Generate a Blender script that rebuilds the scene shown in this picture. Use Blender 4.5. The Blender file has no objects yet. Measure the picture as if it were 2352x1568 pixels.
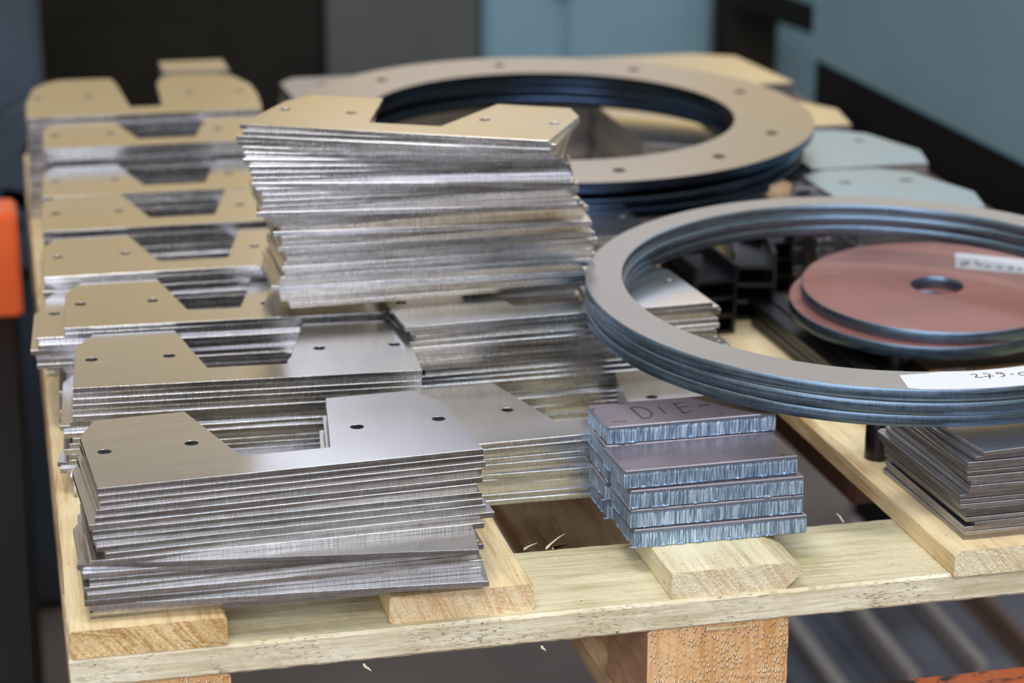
import bpy, bmesh, math, random
from mathutils import Vector, Matrix
random.seed(7)
C = bpy.context.scene.collection
S = 0.1          # one authoring unit = the width of a pallet board = 100 mm
R = math.radians

# ---------------------------------------------------------------- camera
W_PX, F_PX = 2352.0, 4973.0
cam_d = bpy.data.cameras.new('camera'); cam = bpy.data.objects.new('camera', cam_d); C.objects.link(cam)
yaw, pitch = 0.231, 0.2973
fwd = Vector((math.sin(yaw)*math.cos(pitch), math.cos(yaw)*math.cos(pitch), -math.sin(pitch)))
right = Vector((math.cos(yaw), -math.sin(yaw), 0)); up = right.cross(fwd)
cpos = Vector((-.144, -12.746, 5.718))*S
m = Matrix((right, up, -fwd)).transposed().to_4x4(); m.translation = cpos
cam.matrix_world = m
cam_d.sensor_width = 36; cam_d.lens = 36*F_PX/W_PX
cam_d.clip_start = .05; cam_d.clip_end = 100
cam_d.dof.use_dof = True
cam_d.dof.focus_distance = 1.47
cam_d.dof.aperture_fstop = 5.6
bpy.context.scene.camera = cam

# ---------------------------------------------------------------- view, world, lamps
sc = bpy.context.scene
sc.view_settings.view_transform = 'Standard'; sc.view_settings.look = 'None'
sc.view_settings.gamma = 1; sc.view_settings.use_curve_mapping = False
sc.view_settings.exposure = 0.0

def build_world():
    w = bpy.data.worlds.new('workshop_hall'); sc.world = w; w.use_nodes = True
    nt = w.node_tree; nt.nodes.clear(); N = nt.nodes.new; L = nt.links.new
    tc = N('ShaderNodeTexCoord'); sep = N('ShaderNodeSeparateXYZ'); L(tc.outputs['Generated'], sep.inputs[0])
    ramp = N('ShaderNodeValToRGB'); cr = ramp.color_ramp
    mr = N('ShaderNodeMapRange'); mr.inputs[1].default_value = -1; mr.inputs[2].default_value = 1
    L(sep.outputs[2], mr.inputs[0]); L(mr.outputs[0], ramp.inputs[0])
    stops = [(0.0, (.05,.045,.04)), (.48, (.05,.05,.05)), (.52, (.10,.10,.10)), (.555, (.40,.32,.19)), (.59, (1.05,.79,.38)), (.642, (1.08,.81,.39)),
             (.675, (.62,.57,.50)), (.73, (.60,.60,.62)), (.78, (.50,.54,.64)), (1.0, (.45,.50,.60))]
    cr.elements[0].position = 0; cr.elements[0].color = (*stops[0][1], 1)
    cr.elements[1].position = 1; cr.elements[1].color = (*stops[-1][1], 1)
    for p, col in stops[1:-1]:
        e = cr.elements.new(p); e.color = (*col, 1)
    nz = N('ShaderNodeTexNoise'); nz.inputs['Scale'].default_value = 3.2; nz.inputs['Detail'].default_value = 2
    mp = N('ShaderNodeMapping'); mp.inputs['Scale'].default_value = (1.4, 1.4, .6); L(tc.outputs['Generated'], mp.inputs[0]); L(mp.outputs[0], nz.inputs[0])
    mn = N('ShaderNodeMapRange'); mn.inputs[1].default_value = .38; mn.inputs[2].default_value = .62; mn.inputs[3].default_value = .5; mn.inputs[4].default_value = 1.15
    L(nz.outputs[0], mn.inputs[0])
    mul = N('ShaderNodeMix'); mul.data_type = 'RGBA'; mul.blend_type = 'MULTIPLY'; mul.inputs[0].default_value = 1
    L(ramp.outputs[0], mul.inputs[6]); L(mn.outputs[0], mul.inputs[7])
    last = mul.outputs[2]
    # windows and lamp rows of the hall: (azimuth from +y, elevation, width, height, colour, strength)
    for az, el, sa, se, col in WINDOWS:
        d = Vector((math.sin(R(az))*math.cos(R(el)), math.cos(R(az))*math.cos(R(el)), math.sin(R(el))))
        e1 = Vector((math.cos(R(az)), -math.sin(R(az)), 0)); e2 = e1.cross(d)
        vals = []
        for e, s in ((e1, sa), (e2, se)):
            dt = N('ShaderNodeVectorMath'); dt.operation = 'DOT_PRODUCT'; dt.inputs[1].default_value = e; L(tc.outputs['Generated'], dt.inputs[0])
            ab = N('ShaderNodeMath'); ab.operation = 'ABSOLUTE'; L(dt.outputs['Value'], ab.inputs[0])
            r = N('ShaderNodeMapRange'); r.interpolation_type = 'SMOOTHSTEP'
            w_ = math.sin(R(s)); r.inputs[1].default_value = w_*1.15; r.inputs[2].default_value = w_*.8; r.inputs[3].default_value = 0; r.inputs[4].default_value = 1
            L(ab.outputs[0], r.inputs[0]); vals.append(r.outputs[0])
        dt = N('ShaderNodeVectorMath'); dt.operation = 'DOT_PRODUCT'; dt.inputs[1].default_value = d; L(tc.outputs['Generated'], dt.inputs[0])
        gt = N('ShaderNodeMath'); gt.operation = 'GREATER_THAN'; gt.inputs[1].default_value = 0; L(dt.outputs['Value'], gt.inputs[0])
        m1 = N('ShaderNodeMath'); m1.operation = 'MULTIPLY'; L(vals[0], m1.inputs[0]); L(vals[1], m1.inputs[1])
        m2 = N('ShaderNodeMath'); m2.operation = 'MULTIPLY'; L(m1.outputs[0], m2.inputs[0]); L(gt.outputs[0], m2.inputs[1])
        mx = N('ShaderNodeMix'); mx.data_type = 'RGBA'; L(m2.outputs[0], mx.inputs[0]); L(last, mx.inputs[6]); mx.inputs[7].default_value = (*col, 1)
        last = mx.outputs[2]
    bg = N('ShaderNodeBackground'); out = N('ShaderNodeOutputWorld'); L(last, bg.inputs[0]); L(bg.outputs[0], out.inputs[0])
    bg.inputs[1].default_value = 1.0
WINDOWS = [(13.4, 21.7, 5.3, 4.1, (1.9, 1.95, 2.4)),
           (24, 20.5, 3.0, 2.0, (.9, .95, 1.1)),
           (-20, 30, 8, 4, (1.4, 1.5, 1.7)),
           (60, 22, 12, 6, (.55, .9, 1.1)),
           (-75, 20, 18, 8, (.5, .55, .65)),
           (5, 52, 30, 3, (3.0, 3.1, 3.4)),
           (200, 19, 27, 7, (2.7, 2.9, 3.7))]
build_world()

def area(name, loc, aim, sx, sy, watt, col):
    d = bpy.data.lights.new(name, 'AREA'); d.shape = 'RECTANGLE'; d.size = sx; d.size_y = sy; d.energy = watt; d.color = col
    o = bpy.data.objects.new(name, d); C.objects.link(o); o.location = loc
    o.rotation_euler = (Vector(aim)-Vector(loc)).to_track_quat('-Z', 'Y').to_euler()
    return o
area('window_daylight', (-1.5, -2.3, 1.0), (.35, .35, .1), 1.3, .7, 14, (.90, .95, 1.0))
area('ceiling_lamp', (-.2, -.1, 2.7), (.35, .45, 0), 1.1, .35, 26, (1.0, .97, .92))
area('ceiling_lamp', (1.2, -.9, 3.0), (.5, .3, 0), 1.5, .4, 26, (.80, .90, 1.0))
area('ceiling_lamp', (-.3, -3.4, 2.9), (-.3, -3.4, -1), 2.2, .6, 110, (.95, .97, 1.0))  # added fill, brightens the floor in front that the plate edges reflect
area('ceiling_lamp', (2.6, 2.4, 2.6), (1.6, 1.8, 0), 1.6, .6, 22, (.78, .92, 1.0))

# ---------------------------------------------------------------- material helpers
MAT = {}
class NB:
    def __init__(s, name):
        s.m = bpy.data.materials.new(name); s.m.use_nodes = True; s.t = s.m.node_tree
        s.b = s.t.nodes['Principled BSDF']; MAT[name] = s.m
    def n(s, typ, **kw):
        x = s.t.nodes.new(typ)
        for k, v in kw.items(): setattr(x, k, v)
        return x
    def l(s, a, b): s.t.links.new(a, b)
    def coords(s, scale=(1,1,1), rot=(0,0,0), rnd=True):
        tc = s.n('ShaderNodeTexCoord'); mp = s.n('ShaderNodeMapping'); mp.inputs['Scale'].default_value = scale
        if any(rot):
            pre = s.n('ShaderNodeMapping'); pre.inputs['Rotation'].default_value = rot; s.l(pre.outputs[0], mp.inputs[0]); s.l(tc.outputs['Object'], pre.inputs[0]); return mp.outputs[0]
        if rnd:
            oi = s.n('ShaderNodeObjectInfo'); ml = s.n('ShaderNodeMath', operation='MULTIPLY'); ml.inputs[1].default_value = 1.37
            s.l(oi.outputs['Random'], ml.inputs[0]); ad = s.n('ShaderNodeVectorMath', operation='ADD')
            s.l(tc.outputs['Object'], ad.inputs[0]); s.l(ml.outputs[0], ad.inputs[1]); s.l(ad.outputs[0], mp.inputs[0])
        else: s.l(tc.outputs['Object'], mp.inputs[0])
        return mp.outputs[0]
    def noise(s, vec, scale=5, detail=4, rough=.55, dist=0):
        x = s.n('ShaderNodeTexNoise'); x.inputs['Scale'].default_value = scale; x.inputs['Detail'].default_value = detail
        x.inputs['Roughness'].default_value = rough; x.inputs['Distortion'].default_value = dist; s.l(vec, x.inputs[0]); return x.outputs[0]
    def ramp(s, fac, stops):
        x = s.n('ShaderNodeValToRGB'); cr = x.color_ramp
        cr.elements[0].position = stops[0][0]; cr.elements[0].color = (*stops[0][1], 1)
        cr.elements[1].position = stops[-1][0]; cr.elements[1].color = (*stops[-1][1], 1)
        for p, c_ in stops[1:-1]:
            e = cr.elements.new(p); e.color = (*c_, 1)
        s.l(fac, x.inputs[0]); return x.outputs[0]
    def mr(s, v, a, b, c_, d): 
        x = s.n('ShaderNodeMapRange'); 
        for i, q in enumerate((a, b, c_, d)): x.inputs[i+1].default_value = q
        s.l(v, x.inputs[0]); return x.outputs[0]
    def math(s, op, a, b):
        x = s.n('ShaderNodeMath', operation=op)
        for i, q in enumerate((a, b)):
            if isinstance(q, (int, float)): x.inputs[i].default_value = q
            else: s.l(q, x.inputs[i])
        return x.outputs[0]
    def mix(s, fac, a, b, mode='MIX'):
        x = s.n('ShaderNodeMix', data_type='RGBA', blend_type=mode)
        for i, q in ((0, fac), (6, a), (7, b)):
            if isinstance(q, (int, float)): x.inputs[i].default_value = q
            elif isinstance(q, tuple): x.inputs[i].default_value = (*q, 1)
            else: s.l(q, x.inputs[i])
        return x.outputs[2]
    def bump(s, h, strength=.3, dist=.001):
        x = s.n('ShaderNodeBump'); x.inputs['Strength'].default_value = strength; x.inputs['Distance'].default_value = dist
        s.l(h, x.inputs['Height']); s.l(x.outputs[0], s.b.inputs['Normal'])
    def set(s, **kw):
        for k, v in kw.items():
            i = s.b.inputs[k]
            if isinstance(v, (int, float)): i.default_value = v
            elif isinstance(v, tuple): i.default_value = (*v, 1) if len(v) == 3 else v
            else: s.l(v, i)

def plain(name, col, rough=.5, metal=0, var=.15, vs=8):
    b = NB(name); nz = b.noise(b.coords(), vs, 5)
    lo = tuple(c_*(1-var) for c_ in col); hi = tuple(min(1, c_*(1+var)) for c_ in col)
    b.set(**{'Base Color': b.ramp(nz, [(.3, lo), (.7, hi)]), 'Roughness': rough, 'Metallic': metal, 'Specular IOR Level': .12 if max(col) < .02 else .5}); return b.m

def steel_face(name, col, rough, var=.06, bump=.02):
    b = NB(name)
    fine = b.noise(b.coords((2, 45, 2)), 9, 5); big = b.noise(b.coords((1, 1, 1)), 5, 3)
    f = b.math('ADD', b.math('MULTIPLY', fine, .4), b.math('MULTIPLY', big, .6))
    lo = tuple(c_*(1-var) for c_ in col); hi = tuple(min(1, c_*(1+var)) for c_ in col)
    b.set(**{'Base Color': b.ramp(f, [(.35, lo), (.65, hi)]), 'Metallic': .95, 'Roughness': b.mr(f, .3, .7, rough*.85, rough*1.2)})
    b.bump(b.noise(b.coords((3, 60, 3)), 12, 4), bump, .0005); return b.m

def steel_edge(name, col, rough=.42, contrast=1.0, metal=1.0):
    # laser-cut edge: fine upright striations, long soft streaks along the sheet
    b = NB(name)
    st = b.noise(b.coords((1500, 1500, 90)), 1, 2, .5); sl = b.noise(b.coords((14, 14, 500)), 1, 3, .5); bl = b.noise(b.coords((90, 90, 260)), 1, 3)
    f = b.math('ADD', b.math('MULTIPLY', st, .25), b.math('ADD', b.math('MULTIPLY', sl, .52), b.math('MULTIPLY', bl, .20)))
    lo = tuple(c_*(1-.38*contrast) for c_ in col); hi = tuple(min(1, c_*(1+.3*contrast)) for c_ in col)
    oi = b.n('ShaderNodeObjectInfo'); k = b.mr(oi.outputs['Random'], 0, 1, .66, 1.15)  # random brightness per object stands in for light on differently tilted edges
    kc = b.n('ShaderNodeCombineColor'); [b.l(k, kc.inputs[i]) for i in range(3)]
    b.set(**{'Base Color': b.mix(1.0, b.ramp(f, [(.38, lo), (.5, col), (.62, hi)]), kc.outputs[0], 'MULTIPLY'), 'Metallic': metal, 'Roughness': b.mr(f, .35, .65, rough*.8, rough*1.3)})
    b.bump(b.math('ADD', st, b.math('MULTIPLY', bl, .8)), .22, .0004); return b.m

def wood(name, axis, light, dark, ring=1.0, fleck=0.0, fleckcol=(.10,.08,.05)):
    b = NB(name)
    sc_ = {'x': (4, 60, 60), 'y': (60, 4, 60), 'z': (60, 60, 4)}[axis]
    g = b.noise(b.coords(sc_), 1.0, 5, .6, .8); g2 = b.noise(b.coords(tuple(q*6 for q in sc_)), 1.0, 4, .6)
    big = b.noise(b.coords((9, 9, 9)), 1.2, 4)
    f = b.math('ADD', b.math('MULTIPLY', g, .50*ring), b.math('ADD', b.math('MULTIPLY', g2, .28), b.math('MULTIPLY', big, .30)))
    mid = tuple((p*.62+q*.38) for p, q in zip(light, dark))
    col = b.ramp(f, [(.43, dark), (.52, mid), (.62, light)])
    if fleck:
        s2 = {'x': (230, 900, 900), 'y': (900, 230, 900), 'z': (900, 900, 230)}[axis]
        k = b.noise(b.coords(s2), 1, 2, .5); k2 = b.noise(b.coords((22, 22, 22)), 1, 3)
        mk = b.math('MULTIPLY', b.mr(k, .56, .66, 0, 1), b.mr(k2, .38, .56, 0, fleck)); col = b.mix(mk, col, fleckcol)
    sp = b.noise(b.coords((240, 240, 240)), 1, 1); col = b.mix(b.mr(sp, .74, .78, 0, .7), col, (.10, .07, .04))
    b.set(**{'Base Color': col, 'Roughness': .72, 'Specular IOR Level': .25})
    b.bump(b.math('ADD', g2, g), .5, .0012); return b.m

def end_grain(name, axis, light, dark, ang=35, fibre=1.0):
    # sawn end: slanting growth bands, torn fibres, dark specks
    b = NB(name)
    rot = (0, R(ang), 0) if axis == 'y' else (R(ang), 0, 0)
    band = b.noise(b.coords((300, 60, 22) if axis == 'y' else (60, 300, 22), rot), 1, 3, .6, .9)
    fb = b.noise(b.coords((620, 620, 620)), 1, 3, .6, .6); bg_ = b.noise(b.coords((26, 26, 26)), 1, 3)
    col = b.ramp(band, [(.40, dark), (.50, tuple(.5*(p+q) for p, q in zip(dark, light))), (.60, light)])
    col = b.mix(b.mr(fb, .50, .66, 0, .75*fibre), col, tuple(min(1, q*1.25+.04) for q in light)); col = b.mix(b.mr(bg_, .45, .65, 0, .45), col, tuple(q*.85 for q in dark))
    col = b.mix(b.mr(fb, .36, .30, 0, .5), col, tuple(q*.35 for q in dark))
    b.set(**{'Base Color': col, 'Roughness': .8, 'Specular IOR Level': .2})
    b.bump(b.math('ADD', fb, b.math('MULTIPLY', band, .6)), .8, .0016); return b.m

# palette
steel_face('plate_face', (.62, .605, .575), .20)
steel_edge('plate_edge', (.66, .655, .665), .24)
steel_face('ring_face', (.40, .375, .345), .36, .08)
steel_face('flange_face', (.34, .30, .235), .27, .06)
steel_edge('ring_edge', (.165, .235, .315), .36, .9)  # bluish base carries the reflected surroundings
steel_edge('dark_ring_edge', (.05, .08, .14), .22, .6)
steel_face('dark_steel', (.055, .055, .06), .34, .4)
steel_edge('sheet_edge', (.44, .42, .41), .34, .8, .85)
steel_face('sheet_face', (.36, .36, .39), .3, .15)
plain('paper', (.66, .66, .69), .7, 0, .03)
plain('ink', (.10, .03, .025), .6, 0, .1)
plain('black_marker', (.035, .02, .03), .5, 0, .1)

def primer():
    b = NB('red_primer'); n1 = b.noise(b.coords((10, 10, 10)), 1, 4); n2 = b.noise(b.coords((6, 22, 6)), 2, 5, .6, 1)
    col = b.ramp(n1, [(.3, (.26, .105, .085)), (.7, (.35, .145, .12))]); col = b.mix(b.mr(n2, .60, .74, 0, .55), col, (.12, .06, .055))
    b.set(**{'Base Color': col, 'Roughness': .42, 'Metallic': .25}); b.bump(n2, .05)
primer()
def slab_mats():
    b = NB('mill_scale'); n1 = b.noise(b.coords((12, 12, 12)), 1, 4); n2 = b.noise(b.coords((70, 70, 70)), 1, 3)
    col = b.ramp(n1, [(.3, (.155, .125, .135)), (.7, (.26, .21, .22))]); col = b.mix(b.mr(n2, .64, .72, 0, .8), col, (.03, .02, .02))
    b.set(**{'Base Color': col, 'Roughness': .36, 'Metallic': .6}); b.bump(n2, .08, .001)
    # torch-cut side: smooth cap near the top, drag lines below
    b = NB('torch_cut'); tc = b.n('ShaderNodeTexCoord'); sep = b.n('ShaderNodeSeparateXYZ'); b.l(tc.outputs['Object'], sep.inputs[0])
    drag = b.noise(b.coords((900, 900, 55)), 1, 3, .6, .4); jag = b.noise(b.coords((420, 420, 0)), 1, 2)
    lim = b.math('ADD', b.math('MULTIPLY', jag, .004), .0085)
    mask = b.mr(b.math('SUBTRACT', lim, sep.outputs[2]), -.0008, .0012, 0, 1)
    col = b.mix(mask, (.19, .23, .30), b.ramp(drag, [(.38, (.13, .20, .31)), (.5, (.30, .44, .64)), (.62, (.66, .82, 1.0))]))  # blue reflection of the surroundings is mixed into this colour
    b.set(**{'Base Color': col, 'Roughness': b.mr(drag, .35, .65, .42, .26), 'Metallic': .6})
    b.bump(b.math('MULTIPLY', drag, mask), .8, .0012)
slab_mats()
wood('deck_wood', 'y', (.84, .67, .40), (.55, .36, .15), 1.0)
wood('deck_wood_pale', 'y', (.82, .73, .50), (.55, .45, .24), 1.0, .3)
wood('cross_wood', 'x', (.74, .66, .44), (.46, .38, .20), 1.0, .15)
wood('cross_edge_wood', 'x', (.93, .86, .68), (.66, .56, .37), .8, .8, (.24, .21, .14))
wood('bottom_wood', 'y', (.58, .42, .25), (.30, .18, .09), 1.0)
wood('block_side', 'y', (.62, .40, .26), (.42, .26, .16), .7)
end_grain('end_orange', 'y', (.88, .63, .33), (.58, .33, .11), 40)
end_grain('end_cream', 'y', (.92, .80, .56), (.76, .58, .33), 38)
end_grain('end_peach', 'y', (.93, .74, .48), (.78, .50, .26), 25)
def block_end():
    b = NB('block_end'); vs = b.noise(b.coords((120, 120, 12)), 1, 3, .6, .6)
    vo = b.n('ShaderNodeTexVoronoi'); vo.inputs['Scale'].default_value = 1; b.l(b.coords((420, 420, 230)), vo.inputs[0])
    tuft = b.mr(vo.outputs[0], .26, .46, 1, 0); k = b.noise(b.coords((30, 30, 30)), 1, 3); t2 = b.math('MULTIPLY', tuft, b.mr(k, .34, .5, 0, 1))
    col = b.ramp(vs, [(.35, (.66, .34, .13)), (.65, (.86, .55, .28))]); col = b.mix(b.math('MULTIPLY', t2, .65), col, (.98, .80, .56))
    b.set(**{'Base Color': col, 'Roughness': .8, 'Specular IOR Level': .2}); b.bump(b.math('ADD', t2, b.math('MULTIPLY', vs, .6)), .8, .0016)
block_end()
plain('floor_paint', (.145, .11, .085), .6, 0, .2, 3)
plain('orange_paint', (.85, .13, .025), .45, 0, .12, 5)
def chipped():
    b = NB('chipped_orange'); n = b.noise(b.coords((35, 35, 35)), 1, 4, .65, 1); 
    b.set(**{'Base Color': b.ramp(n, [(.40, (.06, .045, .04)), (.46, (.55, .13, .05)), (.50, (.80, .19, .04))]), 'Roughness': .55}); b.bump(n, .3, .002)
chipped()
plain('teal_paint', (.155, .255, .30), .42, 0, .10, 2)
plain('pale_teal_paint', (.20, .33, .38), .40, 0, .08, 2)
plain('olive_paint', (.085, .088, .078), .5, 0, .12, 2)
plain('dark_machine', (.018, .0155, .0115), .7, 0, .3, 3)
plain('navy_machine', (.035, .05, .07), .5, 0, .4, 3)
plain('black_paint', (.008, .008, .008), .75, 0, .2, 3)
plain('rust_brown', (.20, .115, .08), .75, 0, .35, 3)
plain('bar_steel', (.12, .12, .14), .4, .5, .35, 6)
plain('pale_bar', (.33, .29, .26), .5, .1, .1, 6)
steel_face('blue_plate', (.38, .50, .57), .38, .05)  # blue reflection of the teal housing put into the steel colour

# ---------------------------------------------------------------- mesh helpers
def P(x, y, z=0): return Vector((x*S, y*S, z*S))
def mesh_obj(name, me, mats, parent=None, loc=(0,0,0), rot=(0,0,0)):
    o = bpy.data.objects.new(name, me); C.objects.link(o)
    for mn in mats:
        if MAT[mn].name not in me.materials: me.materials.append(MAT[mn])
    o.location = Vector(loc)*S; o.rotation_euler = rot
    if parent: o.parent = parent; o['kind'] = 'thing'
    return o
def empty(name, loc=(0,0,0), rot=(0,0,0)):
    o = bpy.data.objects.new(name, None); C.objects.link(o); o.location = Vector(loc)*S; o.rotation_euler = rot; o.empty_display_size = .02; return o
def tag(o, label=None, cat=None, group=None, kind=None):
    if label: o['label'] = label
    if cat: o['category'] = cat
    if group: o['group'] = group
    o['kind'] = kind or 'thing'
    return o

def plate_mesh(name, outline, holes, t, mats, seg=20, bev=.0035):
    """flat sheet cut from plate: outline [(x,y)..], holes [(x,y,r)..], thickness t, base at z=0; slot 0 faces, slot 1 cut edges"""
    cu = bpy.data.curves.new(name, 'CURVE'); cu.dimensions = '2D'; cu.fill_mode = 'BOTH'
    cu.extrude = (t/2-bev)*S; cu.bevel_depth = bev*S; cu.bevel_resolution = 0; cu.offset = -bev*S
    def spl(pts):
        s = cu.splines.new('POLY'); s.points.add(len(pts)-1)
        for i, (x, y) in enumerate(pts): s.points[i].co = (x*S, y*S, 0, 1)
        s.use_cyclic_u = True
    spl(outline)
    for x, y, r in holes: spl([(x+r*math.cos(-2*math.pi*i/seg), y+r*math.sin(-2*math.pi*i/seg)) for i in range(seg)])
    o = bpy.data.objects.new(name, cu); C.objects.link(o)
    me = bpy.data.meshes.new_from_object(o.evaluated_get(bpy.context.evaluated_depsgraph_get()))
    bpy.data.objects.remove(o); bpy.data.curves.remove(cu)
    me.name = name; me.materials.clear()
    for mn in mats: me.materials.append(MAT[mn])
    for v in me.vertices: v.co.z += t/2*S
    for p in me.polygons:
        p.material_index = 0 if abs(p.normal.z) > .9 else 1; p.use_smooth = False
    return me

def lathe_mesh(name, ro, ri, t, mats, seg=192, bev=.006, ridge=0, off=(0,0)):
    bm = bmesh.new()
    def circ(r, z, o=(0,0)): return [bm.verts.new(((o[0]+r*math.cos(2*math.pi*i/seg))*S, (o[1]+r*math.sin(2*math.pi*i/seg))*S, z*S)) for i in range(seg)]
    prof = [(ro-bev, t), (ro, t-bev), (ro-.0015, t*.62), (ro+ridge*.3, t*.50), (ro+ridge*.3, bev), (ro-bev, 0)]
    inn = [(ri+bev, 0), (ri, bev), (ri, t-bev), (ri+bev, t)]
    rings = [circ(r, z) for r, z in prof]+[circ(r, z, off) for r, z in inn]
    n = len(rings)
    for k in range(n):
        a, b = rings[k], rings[(k+1) % n]
        for i in range(seg):
            f = bm.faces.new((a[i], b[i], b[(i+1) % seg], a[(i+1) % seg]))
            side = k in (1, 2, 3, 6+0, 7)
            f.material_index = 0 if k == n-1 or k == 5 else 1; f.smooth = not (k == n-1 or k == 5)
    bmesh.ops.recalc_face_normals(bm, faces=bm.faces)
    me = bpy.data.meshes.new(name); bm.to_mesh(me); bm.free()
    for mn in mats: me.materials.append(MAT[mn])
    return me

def box_bm(bm, x0, x1, y0, y1, z0, z1, mat=0):
    r = bmesh.ops.create_cube(bm, size=1); vs = r['verts']
    for v in vs: v.co = P(x0+(v.co.x+.5)*(x1-x0), y0+(v.co.y+.5)*(y1-y0), z0+(v.co.z+.5)*(z1-z0))
    for f in {f for v in vs for f in v.link_faces}: f.material_index = mat
    return vs
def box_mesh(name, dims, mats, bev=.01, seg=1):
    bm = bmesh.new(); box_bm(bm, *dims)
    if bev: bmesh.ops.bevel(bm, geom=bm.edges[:], offset=bev*S, segments=seg, affect='EDGES')
    me = bpy.data.meshes.new(name); bm.to_mesh(me); bm.free()
    for mn in mats: me.materials.append(MAT[mn])
    return me
def box(name, dims, mats, parent=None, bev=.01, seg=1, loc=(0,0,0), rot=(0,0,0)):
    return mesh_obj(name, box_mesh(name, dims, mats, bev, seg), [], parent, loc, rot)

def board_mesh(name, prof, length, axis, mats, nseg=24, jit=.004, endjit=.012, seed=1, edge_slot=False):
    """timber: cross-section prof [(a,z)] swept along axis 'x' or 'y'; slot 0 long faces, 1 sawn ends, 2 front edge"""
    rnd = random.Random(seed); bm = bmesh.new(); rings = []
    # refine the profile
    pp = []
    for i, (a, z) in enumerate(prof):
        b, z2 = prof[(i+1) % len(prof)]; L = math.hypot(b-a, z2-z); k = max(1, int(L/.08))
        for j in range(k): pp.append((a+(b-a)*j/k, z+(z2-z)*j/k))
    drift = [0]*len(pp)
    for k in range(nseg+1):
        t = length*k/nseg; ring = []
        for i, (a, z) in enumerate(pp):
            e = endjit if k in (0, nseg) else 0
            da, dz, dt = rnd.uniform(-jit, jit), rnd.uniform(-jit, jit)*.6, rnd.uniform(-e, e)
            ring.append(bm.verts.new(P(a+da, t+dt, z+dz) if axis == 'y' else P(t+dt, a+da, z+dz)))
        rings.append(ring)
    n = len(pp)
    for k in range(nseg):
        for i in range(n):
            f = bm.faces.new((rings[k][i], rings[k+1][i], rings[k+1][(i+1) % n], rings[k][(i+1) % n]))
            am = sum(((v.co.y if axis == 'x' else v.co.x) for v in f.verts))/4/S
            f.material_index = 2 if edge_slot and am < min(a for a, z in prof)+.012 else 0
    for ring in (rings[0], rings[-1]):
        cx = bm.verts.new(sum((v.co for v in ring), Vector())/n)
        for i in range(n): bm.faces.new((ring[i], ring[(i+1) % n], cx)).material_index = 1
    bmesh.ops.recalc_face_normals(bm, faces=bm.faces)
    me = bpy.data.meshes.new(name); bm.to_mesh(me); bm.free()
    for mn in mats: me.materials.append(MAT[mn])
    return me
def rect(a0, a1, z0, z1, r=.02):
    return [(a0+r, z0), (a1-r, z0), (a1, z0+r), (a1, z1-r), (a1-r, z1), (a0+r, z1), (a0, z1-r), (a0, z0+r)]

def stroke_mesh(name, strokes, w, z, mat, t=.004):
    """pen strokes as thin ink ribbons lying on a face"""
    bm = bmesh.new()
    for st in strokes:
        pts = [Vector((x, y)) for x, y in st]
        if len(pts) > 2:      # smooth
            for _ in range(2):
                q = [pts[0]]
                for a, b in zip(pts, pts[1:]): q += [a*.75+b*.25, a*.25+b*.75]
                q.append(pts[-1]); pts = q
        vs = []
        for i, p in enumerate(pts):
            a = pts[max(0, i-1)]; b = pts[min(len(pts)-1, i+1)]; d = (b-a).normalized(); nn = Vector((-d.y, d.x))*w/2
            vs.append([bm.verts.new(P(*(p+s_*nn), z+h)) for s_, h in ((1, 0), (1, t), (-1, t), (-1, 0))])
        for a, b in zip(vs, vs[1:]):
            for k in range(4): bm.faces.new((a[k], b[k], b[(k+1) % 4], a[(k+1) % 4]))
        bm.faces.new(vs[0][::-1]); bm.faces.new(vs[-1])
    bmesh.ops.recalc_face_normals(bm, faces=bm.faces)
    me = bpy.data.meshes.new(name); bm.to_mesh(me); bm.free(); me.materials.append(MAT[mat]); return me

# ---------------------------------------------------------------- floor and bench under the pallet
FZ = -9.0
fl = box('floor', (-60, 90, -40, 120, FZ-.3, FZ), ['floor_paint'], None, 0); fl['kind'] = 'structure'
wl = box('wall_back', (-60, 90, 46, 46.6, FZ, 4.5), ['olive_paint'], None, 0); wl['kind'] = 'structure'
rack = empty('steel_rack', (5, 7, FZ)); tag(rack, 'low rack with chipped orange beams carrying the pallet', 'rack')
for y, bw in ((.56, .28), (13.6, .34)): box('beam', (-4.95, 3.9, y-7, y-7+bw, -1.72-FZ, -1.385-FZ), ['chipped_orange'], rack, .02, 2)
for x in (-4.8, 3.4):
    for y in (.56, 13.58): box('leg', (x, x+.4, y-7, y-7+.38, 0, -1.72-FZ), ['orange_paint'], rack, .02, 2)

# ---------------------------------------------------------------- pallet
TD, TS, TB = .19, .21, .78          # deck board, cross board, block heights
pallet = empty('wooden_pallet', (0, 0, -TD-TS-TB-.20))
tag(pallet, 'pale softwood pallet with spaced deck boards carrying all the cut steel parts', 'pallet')
PZ = TD+TS+TB+.20
def pchild(name, me, x, y, z): return mesh_obj(name, me, [], pallet, (x, y, z+PZ))
LEN = 14.6
deck = [(0.0, .99, 'rect', 'end_orange', 'deck_wood', 0.0), (2.05, .97, 'rect', 'end_peach', 'deck_wood', .075), (3.96, .80, 'wane', 'end_cream', 'deck_wood_pale', .03),
        (5.96, .98, 'cham', 'end_cream', 'deck_wood', -.05), (8.0, .97, 'rect', 'end_cream', 'deck_wood', .05)]
for i, (x, w, kind, em, wm, y0) in enumerate(deck):
    if kind == 'rect': prof = rect(0, w, 0, TD, .018)
    elif kind == 'wane': prof = [(.01, 0), (.80, 0), (.84, .03), (.925, .115), (.93, .135), (.82, TD-.005), (.80, TD), (.015, TD), (0, TD-.01), (0, .01)]
    else: prof = [(.01, 0), (w, 0), (w, TD), (.05, TD), (.0, TD-.04), (0, .01)]
    pchild('deck_board', board_mesh('deck_board', prof, LEN, 'y', [wm, em], 60, .003, .003, i+3), x, y0, -TD)
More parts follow.
